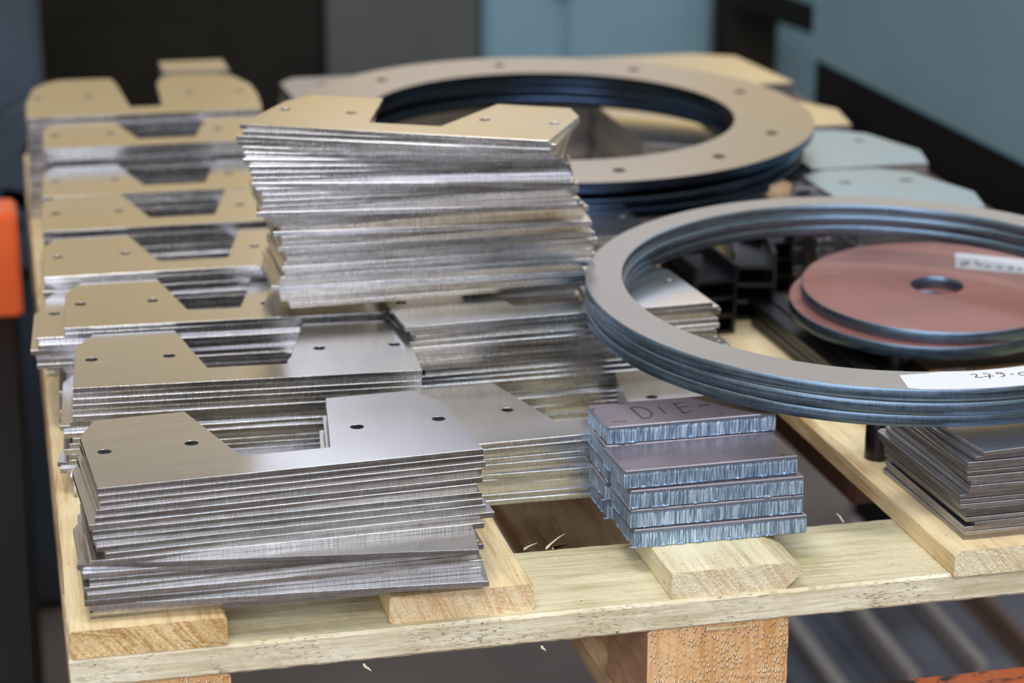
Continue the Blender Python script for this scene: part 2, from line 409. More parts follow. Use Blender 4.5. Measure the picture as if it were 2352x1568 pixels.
for i, y in enumerate((0.0, 6.8, 13.5)):
    pchild('cross_board', board_mesh('cross_board', rect(0, 1.07, 0, TS, .02), 8.96, 'x', ['cross_wood', 'end_cream', 'cross_edge_wood'], 160, .0035, .012, 20+i, True), .0, y, -TD-TS)
for x in (0.0, 3.80, 7.96):
    for y in (0.03, 6.83, 13.5):
        pchild('spacer_block', board_mesh('spacer_block', rect(0, 1.0, 0, TB, .02), .98, 'y', ['block_side', 'block_end'], 8, .004, .004, int(x*10+y)), x, y, -TD-TS-TB)
for i, x in enumerate((0.0, 3.78, 7.94)):
    pchild('bottom_board', board_mesh('bottom_board', rect(0, 1.02, 0, .20, .02), LEN, 'y', ['bottom_wood', 'end_cream'], 30, .003, .01, 50+i), x, 0, -PZ)
# torn splinters on the cross board edges
def splinter_mesh():
    bm = bmesh.new()
    rnd = random.Random(4)
    for x, y, z, dx, dy, dz in [(3.36, 1.08, -.19, .14, .02, .10), (3.40, 1.07, -.19, .12, .0, .02), (2.96, 1.08, -.19, -.02, .03, .06), (3.2, 1.1, -.19, .10, .03, .03), (5.6, 1.08, -.19, -.05, .02, .07),
                                (1.86, -.01, -.42, .05, -.02, -.05), (3.05, -.01, -.42, .03, -.02, -.03), (4.2, -.02, -.41, .3, -.03, .01)]:
        n = 6; prev = None
        for k in range(n):
            t = k/(n-1); r = .009*(1-t)+.002; p = Vector((x+dx*t+rnd.uniform(-.004, .004), y+dy*t, z+dz*t*(1.3-.4*t)+.003))
            ring = [bm.verts.new(P(p.x+r*math.cos(a), p.y, p.z+r*math.sin(a))) for a in (0, 2.1, 4.2)]
            if prev:
                for i in range(3): bm.faces.new((prev[i], ring[i], ring[(i+1) % 3], prev[(i+1) % 3]))
            prev = ring
    me = bpy.data.meshes.new('splinters'); bm.to_mesh(me); bm.free(); me.materials.append(MAT['cross_edge_wood']); return me
pchild('splinters', splinter_mesh(), 0, 0, 0)

# ---------------------------------------------------------------- notched steel plates
WP, DP, TP = 2.55, 1.35, .04
HALF = WP/2
OUT = [(0, 0), (WP, 0), (WP, 1.02), (2.40, 1.34), (1.77, 1.35), (1.58, .33), (.98, .33), (.76, 1.35), (.13, 1.34), (0, 1.02)]
HOL = [(HALF-1.15, .68, .047), (HALF-.57, .68, .047), (HALF+.57, .68, .047), (HALF+1.15, .68, .047)]
plate_me = plate_mesh('steel_plate', OUT, HOL, TP-.0008, ['plate_face', 'plate_edge'], bev=.0016)
OUT2 = [(0, 0), (WP, 0), (2.62, .9), (2.60, 1.6), (2.45, 2.2), (2.25, 2.42), (1.72, 2.45), (1.60, 2.30), (1.52, 1.9), (1.50, .45), (1.14, .45), (1.05, 1.9), (1.00, 2.30), (.92, 2.33), (.38, 2.33), (.22, 2.15), (.08, 1.8), (0, .9)]
HOL2 = [(x, 1.20, .055) for x, y, r in HOL]
rear_me = plate_mesh('rounded_plate', OUT2, HOL2, TP-.0008, ['plate_face', 'plate_edge'], bev=.0016)
first_plate = mesh_obj('steel_plate', plate_me, []); first_used = [False]
first_round = mesh_obj('steel_plate', rear_me, []); round_used = [False]
def place_plate(x, y, z, ang, label, group, rounded=False):
    src, used = (first_round, round_used) if rounded else (first_plate, first_used)
    if used[0]: o = src.copy(); C.objects.link(o)
    else: o = src; used[0] = True
    o.location = P(x, y, z); o.rotation_euler = (0, 0, R(ang)); tag(o, label, 'steel plate', group); return o
ORD = ['topmost', 'second', 'third', 'fourth', 'fifth', 'sixth', 'seventh', 'eighth', 'ninth', 'tenth', 'eleventh', 'twelfth', 'thirteenth', 'fourteenth', 'fifteenth', 'sixteenth',
       'seventeenth', 'eighteenth', 'nineteenth', 'twentieth', 'twenty-first', 'twenty-second', 'twenty-third', 'twenty-fourth', 'twenty-fifth', 'twenty-sixth', 'twenty-seventh', 'twenty-eighth',
       'twenty-ninth', 'thirtieth', 'thirty-first', 'thirty-second', 'thirty-third', 'thirty-fourth', 'thirty-fifth', 'thirty-sixth']
def lab(k, n, where, kind='steel plate', look=''):
    if k == n-1: return f'{look}lowest {kind} at the bottom of {where}'
    if k == 0: return f'{look}topmost {kind} lying on {where}'
    return f'{look}{kind}, {ORD[k]} from the top of {where}'
NTOT = [0]
def stack(poses, ztop, where, group, nlab=99, rounded=False, look='notched '):
    n = len(poses)
    for k, (x, y, a) in enumerate(poses):
        z = ztop-TP*(k+1)+.0005
        if k < nlab or k == n-1: l = lab(k, n, where, 'steel plate', look if k == 0 else '')
        else: l = f'steel plate in the lower part of {where}'
        place_plate(x, y, z, a, l, group, rounded); NTOT[0] += 1

# nearest stack, front left
S1 = [(.24,.38,3.7),(.24,.36,3.9),(.25,.34,3.9),(.22,.31,4.2),(.21,.29,3.4),(.17,.27,3.6),(.19,.26,2.6),(.19,.23,2.9),(.21,.19,3.5),(.26,.17,3.0),
      (.17,.16,1.6),(.08,.22,-7.5),(.11,.16,-.6),(.15,.15,.2),(.11,.12,1.4),(.13,.10,-.4),(.11,.10,-1.0),(.14,.12,-4.6),(.16,.13,-1.2),(.14,.17,-1.4)]
stack(S1, .80, 'the nearest left stack', 'notched plates in the nearest left stack')
rj = random.Random(11)
def jit_stack(x, y, a, n, sx=.02, sa=.8, drift=(0, 0, 0), odd={}):
    out = []; cx, ca = 0, 0
    for k in range(n):
        t = k/max(1, n-1)
        if k and rj.random() < .45: cx = rj.uniform(-sx, sx); ca = rj.uniform(-sa, sa)
        px, py, pa = x+(cx if k else 0)+drift[0]*t, y+rj.uniform(-sx, sx)*.5*(k > 0)+drift[1]*t, a+(ca if k else 0)+drift[2]*t
        if k in odd: px += odd[k][0]; py += odd[k][1]; pa += odd[k][2]
        out.append((px, py, pa))
    return out
stack(jit_stack(.17, 2.48, -3.4, 20, .02, .5, (-.06, -.12, 3.0), {7: (-.10, .04, -1), 8: (-.08, 0, 0), 11: (-.04, 0, 0), 14: (-.12, .10, -9), 15: (-.10, .08, -8)}), .80,
      'the second left stack from the front', 'plates in the second left stack', 12)
stack(jit_stack(.16, 3.90, -2.6, 21, .03, .6, (-.06, 0, 1), {2: (-.20, .04, -1), 3: (-.18, 0, 0), 4: (-.24, 0, 0), 5: (-.2, .02, 1), 6: (-.22, 0, 0), 7: (-.2, 0, 0)}), .84,
      'the third left stack from the front', 'plates in the third left stack', 6)
stack(jit_stack(.05, 5.32, -.6, 22, .03, .8, (0, .02, 0)), .88, 'the fourth left stack from the front', 'plates in the fourth left stack', 5)
stack(jit_stack(.08, 6.78, -.8, 23, .03, .8, (0, .02, 0)), .92, 'the fifth left stack from the front', 'plates in the fifth left stack', 4)
stack(jit_stack(.12, 8.16, -1.0, 23, .03, .8, (0, .02, 0)), .92, 'the sixth left stack from the front', 'plates in the sixth left stack', 4)
stack(jit_stack(.17, 9.68, -1.2, 27, .03, .8, (0, .02, 0)), 1.08, 'the seventh left stack from the front', 'plates in the seventh left stack', 3)
stack(jit_stack(.03, 11.15, -1.0, 28, .03, .6, (0, .02, 0)), 1.12, 'the rearmost left stack', 'rounded plates in the rearmost left stack', 3, True, 'round-cornered ')

# middle column
stack(jit_stack(2.66, 1.50, 2.2, 12, .03, .5, (.0, .02, -3), {6: (.05, 0, -2), 9: (.03, 0, 1)}), .48, 'the low stack between the nearest plates and slabs', 'plates in the low middle stack')
stack(jit_stack(2.74, 3.12, 3.0, 23, .05, .7, (.05, -.06, -2), {1: (.05, 0, 0), 2: (.08, 0, 1), 5: (-.03, 0, -1), 9: (.08, .0, 0), 12: (.1, -.02, -1)}), .90,
      'the middle stack in front of the tall one', 'plates in the middle stack before the tall one', 12)
stack(jit_stack(2.95, 5.45, 1.0, 22, .04, 1.0), .90, 'the middle stack behind the tall one', 'plates in the middle stack behind the tall one', 3)
M1 = [(2.30,1.65,4.40,-28.2),(2.26,1.64,4.33,-25.6),(2.22,1.63,4.32,-24.5),(2.18,1.63,4.31,-22),(2.1,1.65,4.25,-16.9),(2.0,1.68,4.05,-9.6),(1.9,1.73,4.01,-6.0),(1.8,1.74,3.91,-2.6),(1.7,1.74,3.84,.3),
      (1.6,1.86,3.84,1.8),(1.5,1.90,3.80,2.1),(1.4,1.90,3.79,2.0),(1.3,1.91,3.81,.3),(1.2,1.88,3.79,0),(1.1,1.85,3.82,.9),(1.0,1.83,3.77,1.8),(.94,2.04,3.56,5.2)]
poses = []
for k in range(34):
    z = 2.30-k*TP-.0
    for (z0, *a), (z1, *b) in zip(M1, M1[1:]):
        if z0 >= z-1e-6 >= z1-1e-6: 
            t = (z0-z)/(z0-z1); p = [u+(v-u)*t for u, v in zip(a, b)]; break
    else: p = list(M1[-1][1:])
    jx, ja = rj.uniform(-.025, .025), rj.uniform(-.7, .7)
    if k in (10, 15, 19): jx -= .06; ja -= 7
    if k in (22, 30): jx -= .05; ja -= 3.5
    poses.append((p[0]+jx*(k > 0), p[1]-jx*.2, p[2]+ja*(k > 0)))
stack(poses, 2.30, 'the tall twisted stack', 'plates in the tall twisted stack')

# stack seen through the far flange
stack(jit_stack(4.75, 6.95, -12, 8, .04, 1.2), .84+.0, 'the short stack showing through the far flange', 'plates under the far flange', 8)
for bx in (5.2, 6.4):
    o = box('timber_bearer', (0, .55, 0, 1.5, 0, .52), ['deck_wood'], None, .015, 1, (bx, 6.75, 0)); 
    tag(o, 'timber bearer under the %s end of the short plate stack below the far flange' % ('left' if bx < 6 else 'right'), 'timber', 'bearers under the short stack')

# ---------------------------------------------------------------- torch-cut slabs
def slab(x, y, z, w, d, h, ang, label):
    bm = bmesh.new(); nx = 40
    prof = [(0, 0), (0, h*.5), (.004, h), (d-.004, h), (d, 0)]
    box_bm(bm, 0, w, 0, d, 0, h)
    bmesh.ops.bevel(bm, geom=bm.edges[:], offset=.008*S, segments=1, affect='EDGES')
    for f in bm.faces: f.material_index = 0 if f.normal.z > .7 else 1
    me = bpy.data.meshes.new('steel_slab'); bm.to_mesh(me); bm.free(); me.materials.append(MAT['mill_scale']); me.materials.append(MAT['torch_cut'])
    # slag beads along the lower edge
    o = mesh_obj('steel_slab', me, [], None, (x, y, z), (0, 0, R(ang))); tag(o, label, 'steel slab'); 
    bm = bmesh.new(); rnd = random.Random(int(x*1000+z*777)); t = 0
    while t < w:
        r = rnd.uniform(.004, .012); L = rnd.uniform(.02, .09)
        if rnd.random() < .6:
            q = bmesh.ops.create_icosphere(bm, subdivisions=1, radius=1)
            for v in q['verts']: v.co = P(t+v.co.x*L*.5, -.001+v.co.y*r, .010+v.co.z*r)
        t += L
    for e in range(5):
        q = bmesh.ops.create_icosphere(bm, subdivisions=1, radius=1); yy = rnd.uniform(0, d)
        for v in q['verts']: v.co = P(v.co.x*.007, yy+v.co.y*.04, .010+v.co.z*.008)
    me2 = bpy.data.meshes.new('slag_beads'); bm.to_mesh(me2); bm.free(); me2.materials.append(MAT['torch_cut']); mesh_obj('slag_beads', me2, [], o)
    return o
HS = .138
for k, (x, y, a) in enumerate([(3.83, .50, .0), (3.81, .52, .3), (3.81, .53, .2), (3.775, .56, 1.0)]):
    slab(x, y, k*HS+.0005, 1.26, .50, HS-.001, a, 'blue-grey torch-cut slab, %s of the front slab pile' % ['lowest', 'second from the bottom', 'third from the bottom', 'topmost'][k])
for k, (x, y, a) in enumerate([(3.80, 1.06, .5), (3.785, 1.07, 0), (3.80, 1.07, .4), (3.785, 1.075, .3), (3.80, 1.08, 1.0)]):
    o = slab(x, y, k*HS+.0005, 1.26, .50, HS-.001, a, ['blue-grey slab, lowest of the rear slab pile', 'blue-grey slab, second from the bottom of the rear slab pile', 'blue-grey slab, third from the bottom of the rear slab pile',
          'blue-grey slab, fourth from the bottom, just under the lettered one', 'torch-cut slab with scratched black letters on top, topmost of the rear slab pile'][k])
D = [[(4.076,1.443),(4.091,1.198)],[(4.073,1.435),(4.144,1.45),(4.193,1.371),(4.187,1.262),(4.138,1.187),(4.091,1.198)],[(4.28,1.418),(4.283,1.262)],[(4.299,1.49),(4.302,1.471)],[(4.409,1.455),(4.412,1.231)],
     [(4.386,1.451),(4.485,1.46)],[(4.408,1.356),(4.495,1.376)],[(4.405,1.233),(4.482,1.268)],[(4.563,1.338),(4.598,1.397),(4.602,1.342),(4.637,1.392),(4.643,1.355)]]
mesh_obj('lettering', stroke_mesh('lettering', [[(x-3.80, y-1.08) for x, y in s] for s in D], .015, HS-.001, 'black_marker', .002), [], o)

# ---------------------------------------------------------------- near ring pile with label
TR = .093
RB = (6.555, 2.836); ZB = 1.11; tiltx, tilty = R(3.3), R(-.52)
ring_me = lathe_mesh('steel_ring', 2.366, 2.055, TR-.001, ['ring_face', 'ring_edge'], 256, .007, .006, (0, .05))
nrm = Matrix.Rotation(tilty, 3, 'Y') @ Matrix.Rotation(tiltx, 3, 'X')
for k, (dx, dy) in enumerate([(0, 0), (.012, -.035), (-.01, -.02)]):
    o = mesh_obj('steel_ring', ring_me, []); base = Vector((RB[0]+dx, RB[1]+dy, ZB)) + nrm @ Vector((0, 0, -TR*(k+1)))
    o.location = base*S; o.rotation_euler = nrm.to_euler(); o.rotation_euler.rotate_axis('Z', k*1.3 if False else 0)
    tag(o, ['large grey steel ring, topmost of the near ring pile, with a white paper label', 'large grey steel ring in the middle of the near pile of three', 'large grey steel ring, lowest of the near ring pile'][k], 'steel ring')
    if k == 0: top_ring = o
lb = [(-.681,-1.99),(-.716,-2.229),(-.624,-2.278),(-.491,-2.312),(-.174,-2.358),(.10,-2.362),(.52,-2.306),(.49,-2.0),(.15,-2.03),(-.16,-2.03),(-.381,-1.987),(-.47,-2.002)]
def flat_mesh(name, pts, z, t, mat):
    bm = bmesh.new(); a = [bm.verts.new(P(x, y, z)) for x, y in pts]; b = [bm.verts.new(P(x, y, z+t)) for x, y in pts]
    bm.faces.new(a[::-1]); bm.faces.new(b)
    for i in range(len(pts)): bm.faces.new((a[i], a[(i+1) % len(pts)], b[(i+1) % len(pts)], b[i]))
    bmesh.ops.recalc_face_normals(bm, faces=bm.faces); bmesh.ops.triangulate(bm, faces=bm.faces)
    me = bpy.data.meshes.new(name); bm.to_mesh(me); bm.free(); me.materials.append(MAT[mat]); return me
pl = mesh_obj('paper_label', flat_mesh('paper_label', lb, TR-.001, .004, 'paper'), [], top_ring); pl['label'] = 'white paper label with a handwritten number'
num = [[(-.183,-2.095),(-.157,-2.088),(-.14,-2.099),(-.148,-2.125),(-.181,-2.15),(-.118,-2.162)],[(-.09,-2.091),(-.047,-2.109)],[(-.047,-2.109),(-.080,-2.192)],[(-.108,-2.148),(-.030,-2.152)],
       [(.023,-2.124),(.002,-2.114),(.015,-2.095),(.043,-2.099),(.051,-2.119),(.023,-2.124)],[(.051,-2.119),(.048,-2.157),(.036,-2.177),(.009,-2.176)],[(.094,-2.145),(.107,-2.154),(.123,-2.146)],
       [(.203,-2.131),(.174,-2.13),(.156,-2.154),(.162,-2.182),(.183,-2.193),(.218,-2.189),(.236,-2.166),(.229,-2.14),(.203,-2.131)]]
mesh_obj('handwriting', stroke_mesh('handwriting', num, .011, TR+.003, 'ink', .001), [], pl)

# ---------------------------------------------------------------- red discs inside the ring
TDK = .115
disc_me = lathe_mesh('primed_disc', 1.178, .225, TDK-.001, ['red_primer', 'ring_edge'], 160, .006, .004)
rot = Matrix.Rotation(R(-1.2), 3, 'Y') @ Matrix.Rotation(R(3.8), 3, 'X')
for k, (dx, dy) in enumerate([(0, 0), (-.12, -.03)]):
    o = mesh_obj('primed_disc', disc_me, []); o.location = (Vector((7.658+dx, 4.181+dy, .64))+rot @ Vector((0, 0, -TDK*(k+1))))*S; o.rotation_euler = rot.to_euler()
    tag(o, ['red primed steel disc on top, with a white label beside its centre hole', 'red primed steel disc lying underneath the labelled one'][k], 'steel disc')
    if k == 0: top_disc = o
pl = mesh_obj('paper_label', flat_mesh('paper_label', [(.532,.762),(.50,.74),(.352,.40),(.37,.375),(.98,.01),(1.12,.36),(1.10,.40)], TDK-.001, .004, 'paper'), [], top_disc); pl['label'] = 'white paper label with handwritten word'
wr = [[(.451,.496),(.494,.53),(.51,.481),(.476,.418),(.433,.406),(.428,.446),(.451,.496)],[(.403,.398),(.541,.529)],[(.61,.523),(.549,.372),(.592,.372),(.62,.42),(.578,.436)],[(.603,.314),(.636,.372),(.66,.355),(.637,.295)],
      [(.713,.308),(.751,.321),(.746,.278),(.707,.255),(.713,.308)],[(.796,.244),(.839,.244),(.844,.286),(.8,.265),(.788,.207),(.821,.205)],[(.918,.224),(.88,.223),(.852,.175),(.883,.151)]]
mesh_obj('handwriting', stroke_mesh('handwriting', wr, .014, TDK+.003, 'black_marker', .001), [], pl)

# ---------------------------------------------------------------- sheets, front right
sheet_me = plate_mesh('steel_sheet', [(0, 0), (2.1, 0), (2.1, 1.42), (.04, 1.42), (0, 1.38)], [], .032, ['sheet_face', 'sheet_edge'], bev=.003)
first = mesh_obj('steel_sheet', sheet_me, []); NS = 19; rs = random.Random(3); cx = 0
for k in range(NS):
    o = first if k == 0 else first.copy()
    if k: C.objects.link(o)
    if rs.random() < .5: cx = rs.uniform(-.035, .035)
    x, y, a = 6.10+cx, .13+rs.uniform(-.015, .015), rs.uniform(-.8, .8)+1.0
    if k == 3: x += .07; y -= .02
    if k in (17, 18): x += .06*(k-16); a += 2.5*(k-16)
    if k in (7, 8, 9): x -= .05
    o.location = P(x, y, k*.0335+.0005); o.rotation_euler = (0, 0, R(a))
    j = NS-1-k
    tag(o, lab(j, NS, 'the dark sheet pile under the near ring', 'grey steel sheet'), 'steel sheet', 'steel sheets at the front right corner')

# ---------------------------------------------------------------- dark bars and brackets inside the ring
def channel_mesh(name, L, w, h, t, mats):
    bm = bmesh.new()
    prof = [(0, 0), (w, 0), (w, h), (w-t, h), (w-t, t), (t, t), (t, h), (0, h)]
    a = [bm.verts.new(P(x, 0, z)) for x, z in prof]; b = [bm.verts.new(P(x, L, z)) for x, z in prof]; n = len(prof)
    for i in range(n): bm.faces.new((a[i], a[(i+1) % n], b[(i+1) % n], b[i]))
    for q in (a, b):
        for f in ((0, 1, 4, 5), (1, 2, 3, 4), (0, 5, 6, 7)): bm.faces.new([q[i] for i in f])
    bmesh.ops.recalc_face_normals(bm, faces=bm.faces)
    me = bpy.data.meshes.new(name); bm.to_mesh(me); bm.free()
    for mn in mats: me.materials.append(MAT[mn])
    return me
bar_me = box_mesh('flat_bar', (0, .16, 0, 3.4, 0, .055), ['dark_steel'], .006)
fb = mesh_obj('flat_bar', bar_me, []); n = 0
rows = [(6.38, 2.0), (6.56, 2.1), (6.75, 1.95), (6.94, 2.05)]
for lay in range(4):
    for i, (x, y) in enumerate(rows):
        o = fb if n == 0 else fb.copy()
        if n: C.objects.link(o)
        n += 1
        o.location = P(x+rs.uniform(-.012, .012)+.01*lay, y+rs.uniform(-.1, .1)+.05*lay, .056*lay+.0005); o.rotation_euler = (0, 0, R(rs.uniform(-.25, .25)))
        tag(o, 'dark flat steel bar, %s layer, %s in the bundle left of the discs' % (['bottom', 'second', 'third', 'top'][lay], ['leftmost', 'second from left', 'third from left', 'rightmost'][i]), 'steel bar', 'dark flat bars inside the near ring')
ch_me = channel_mesh('steel_bracket', .9, .42, .16, .035, ['dark_steel'])
cb = mesh_obj('steel_bracket', ch_me, []); n = 0
for j, (x, y, a, z0, cnt) in enumerate([(5.75, 5.15, 4, 0, 4), (6.25, 5.60, -14, 0, 4), (6.75, 6.25, 18, 0, 4), (5.9, 6.2, 30, 0, 3)]):
    for k in range(cnt):
        o = cb if n == 0 else cb.copy()
        if n: C.objects.link(o)
        n += 1
        o.location = P(x, y, z0+k*.165+.001); o.rotation_euler = (0, 0, R(a+rs.uniform(-3, 3)))
        tag(o, 'dark steel bracket, %s in the %s bracket pile behind the near ring opening' % (['lowest', 'second up', 'third up', 'fourth up'][k], ['left', 'middle', 'right', 'rear'][j]), 'bracket', 'dark brackets inside the near ring')
def tube_mesh(name, r, ri, h, mats): return lathe_mesh(name, r, ri, h, mats, 32, .004)
for j, (x, y, z, r, h) in enumerate([(6.16, 1.82, 0, .10, .36), (7.0, 3.45, 0, .11, .38)]):
    o = mesh_obj('pipe_offcut', tube_mesh('pipe_offcut', r, r-.03, h, ['dark_steel', 'dark_steel']), [], None, (x, y, z))
    tag(o, ['short dark pipe standing behind the front right sheet pile', 'short dark pipe standing under the edge of the red discs'][j], 'pipe')
o = box('steel_support', (0, 1.5, 0, 1.3, 0, .30), ['dark_steel'], None, .012, 1, (7.15, 3.75, 0)); tag(o, 'dark steel slab carrying the two red discs', 'steel slab')

# ---------------------------------------------------------------- far flange pile
RA = (5.38, 9.011); ZA = 1.35; ra = Matrix.Rotation(R(2.6), 3, 'X')
def flange(name, ro, ri, t, mats, bolts):
    bm_me = lathe_mesh(name, ro, ri, t, mats, 160, .008)
    return bm_me
pts = [(2.76*math.cos(2*math.pi*i/128), 2.76*math.sin(2*math.pi*i/128)) for i in range(128)]
hls = [(2.37*math.cos(R(a)), 2.37*math.sin(R(a)), .065) for a in (14, 52, 90, 128, 166, 204, 242, 272, 300, 328)]
def flange_plate():
    cu_me = plate_mesh('bored_flange', pts, [(0, 0, 1.935)], .09, ['ring_face', 'dark_ring_edge'], seg=128, bev=.008)
    return cu_me
fme = plate_mesh('bored_flange', pts, hls, .09, ['ring_face', 'dark_ring_edge'], seg=24, bev=.008) if False else None
def flange_mesh():
    cu = bpy.data.curves.new('bored_flange', 'CURVE'); cu.dimensions = '2D'; cu.fill_mode = 'BOTH'; cu.extrude = .045*S
    def spl(cx, cy, r, n):
        s = cu.splines.new('POLY'); s.points.add(n-1); s.use_cyclic_u = True
        for i in range(n): s.points[i].co = ((cx+r*math.cos(2*math.pi*i/n))*S, (cy+r*math.sin(2*math.pi*i/n))*S, 0, 1)
    spl(0, 0, 2.76, 160); spl(0, 0, 1.935, 160)
    for x, y, r in hls: spl(x, y, r, 20)
    o = bpy.data.objects.new('tmp', cu); C.objects.link(o); me = bpy.data.meshes.new_from_object(o.evaluated_get(bpy.context.evaluated_depsgraph_get())); bpy.data.objects.remove(o)
    me.materials.clear()
    for mn in ('flange_face', 'dark_ring_edge'): me.materials.append(MAT[mn])
    for v in me.vertices: v.co.z += .045*S
    for p in me.polygons: p.material_index = 0 if abs(p.normal.z) > .9 else 1; p.use_smooth = abs(p.normal.z) < .5
    return me
o = mesh_obj('bored_flange', flange_mesh(), []); o.location = (Vector((*RA, ZA))+ra @ Vector((0, 0, -.09)))*S; o.rotation_euler = ra.to_euler()
tag(o, 'wide tan-grey steel flange with bolt holes, topmost of the far pile', 'flange')
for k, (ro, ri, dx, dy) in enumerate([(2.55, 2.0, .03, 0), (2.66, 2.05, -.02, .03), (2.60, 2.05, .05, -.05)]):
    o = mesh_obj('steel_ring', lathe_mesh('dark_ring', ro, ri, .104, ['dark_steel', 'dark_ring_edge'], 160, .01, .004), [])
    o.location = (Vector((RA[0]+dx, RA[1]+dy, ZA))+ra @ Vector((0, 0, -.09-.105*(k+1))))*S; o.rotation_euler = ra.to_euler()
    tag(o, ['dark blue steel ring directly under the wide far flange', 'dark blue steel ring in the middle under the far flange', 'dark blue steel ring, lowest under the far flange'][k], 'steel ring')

# ---------------------------------------------------------------- plates at the rear and right
def pile(name, outline, holes, ztop, t, n, mats, label_top, label_low, cat, group, loc, ang, z0=0.0):
    me = plate_mesh(name, outline, holes, t-.002, mats, bev=.004); first = mesh_obj(name, me, [])
    for k in range(n):
        o = first if k == 0 else first.copy()
        if k: C.objects.link(o)
        o.location = P(loc[0]+rs.uniform(-.02, .02)*(k > 0), loc[1]+rs.uniform(-.02, .02)*(k > 0), ztop-t*(k+1)); o.rotation_euler = (0, 0, R(ang+rs.uniform(-.8, .8)*(k > 0)))
        tag(o, label_top if k == 0 else f'{label_low}, {ORD[k]} from the top', cat, group)
c1 = [(0, 0), (1.25, 0), (1.40, .6), (1.15, 1.55), (.85, 1.8), (.35, 1.85), (0, 1.6)]
pile('blue_plate', c1, [(.32, 1.25, .06), (.95, 1.22, .06)], .98, .14, 7, ['blue_plate', 'sheet_edge'], 'pale blue steel plate with two holes, on the far right pile', 'steel plate in the far right pale blue pile', 'steel plate', 'plates of the far right pile', (7.72, 7.45, 0), -2)
pile('blue_plate', c1, [(.32, 1.25, .06), (.95, 1.22, .06)], .96, .16, 6, ['blue_plate', 'sheet_edge'], 'pale blue steel plate with two holes, on the pile nearer the ring', 'steel plate in the nearer right pale blue pile', 'steel plate', 'plates of the nearer right pile', (7.5, 5.60, 0), -1)
pile('blue_plate', [(0, 0), (1.3, 0), (1.3, 1.2), (.2, 1.2), (0, .9)], [], .72, .18, 4, ['blue_plate', 'sheet_edge'], 'pale blue steel plate just behind the red discs', 'steel plate in the pile behind the red discs', 'steel plate', 'plates behind the red discs', (6.45, 5.50+1.75, 0), 6)
pile('grey_plate', [(0, 0), (3.6, 0), (3.6, 2.0), (3.1, 2.35), (.3, 2.35), (0, 2.1)], [(.5, 1.7, .07), (2.2, 1.75, .07)], .98, .16, 6, ['plate_face', 'sheet_edge'], 'large tan steel plate at the rear right corner behind the flange', 'large steel plate in the rear right pile', 'steel plate', 'large plates of the rear right pile', (5.65, 11.95, 0), 2)
pile('grey_plate', [(0, 0), (1.6, 0), (1.75, .9), (1.3, 1.75), (0, 1.75)], [(.6, 1.2, .07)], .93, .155, 6, ['plate_face', 'sheet_edge'], 'grey-tan steel plate right of the far flange', 'steel plate in the pile right of the far flange', 'steel plate', 'plates right of the far flange', (7.45, 9.75, 0), -2)
pile('grey_plate', [(0, 0), (2.4, 0), (2.4, 1.5), (.2, 1.6), (0, 1.3)], [(.5, 1.1, .07)], .95, .19, 5, ['ring_face', 'sheet_edge'], 'grey steel plate at the back, left behind the far flange', 'steel plate in the rear middle pile', 'steel plate', 'plates of the rear middle pile', (3.15, 12.35, 0), 1)
pile('grey_plate', [(0, 0), (.8, 0), (.8, .8), (0, .8)], [], 1.12, .28, 4, ['plate_face', 'sheet_edge'], 'small tan plate peeking out behind the rearmost left stack', 'steel plate in the small pile behind the rearmost left stack', 'steel plate', 'small plates at the rear left', (1.72, 13.75, 0), 0)
pile('grey_plate', [(0, 0), (.6, -.35), (1.25, .7), (1.25, 2.5), (.1, 2.5)], [], .90, .15, 6, ['plate_face', 'sheet_edge'], 'grey steel plate seen through the opening of the far flange', 'steel plate in the pile inside the far flange opening', 'steel plate', 'plates inside the far flange', (6.52, 9.37, 0), 0)
pile('tan_plate', [(0, 0), (.9, 0), (1.1, .35), (.05, .42)], [], .90, .30, 3, ['flange_face', 'sheet_edge'], 'small tan plate seen at the front of the far flange opening', 'plate in the small pile inside the far flange opening', 'steel plate', 'small plates inside the far flange', (6.5, 8.5, 0), 0)  # tan reflection put into the face colour
# short stepped bars before the pale blue plates
sb_me = box_mesh('short_bar', (0, .95, 0, .30, 0, .10), ['sheet_face'], .01); sb = mesh_obj('short_bar', sb_me, []); n = 0
for r_, (x, y, a) in enumerate([(7.35, 6.9, 4), (7.45, 6.45, 8)]):
    for k in range(9):
        o = sb if n == 0 else sb.copy()
        if n: C.objects.link(o)
        n += 1
        o.location = P(x+rs.uniform(-.03, .03)+.02*k*0, y+rs.uniform(-.015, .015), k*.101+.0005); o.rotation_euler = (0, 0, R(a+rs.uniform(-1.5, 1.5)))
        j = 8-k; tag(o, ('topmost' if j == 0 else ORD[j]+' from the top,')+' short bar in the %s pile by the pale blue plates' % ['rear', 'front'][r_], 'steel bar', 'short bars by the pale blue plates')
# timber packers carrying the far flange
for x, y, l_ in [(3.0, 8.6, 'left'), (3.7, 11.0, 'rear left'), (6.9, 7.0, 'front right')]:
    o = box('timber_packer', (0, .45, 0, .45, 0, .93), ['bottom_wood'], None, .015, 1, (x, y, 0)); tag(o, f'brown timber packer under the {l_} side of the far flange', 'timber')

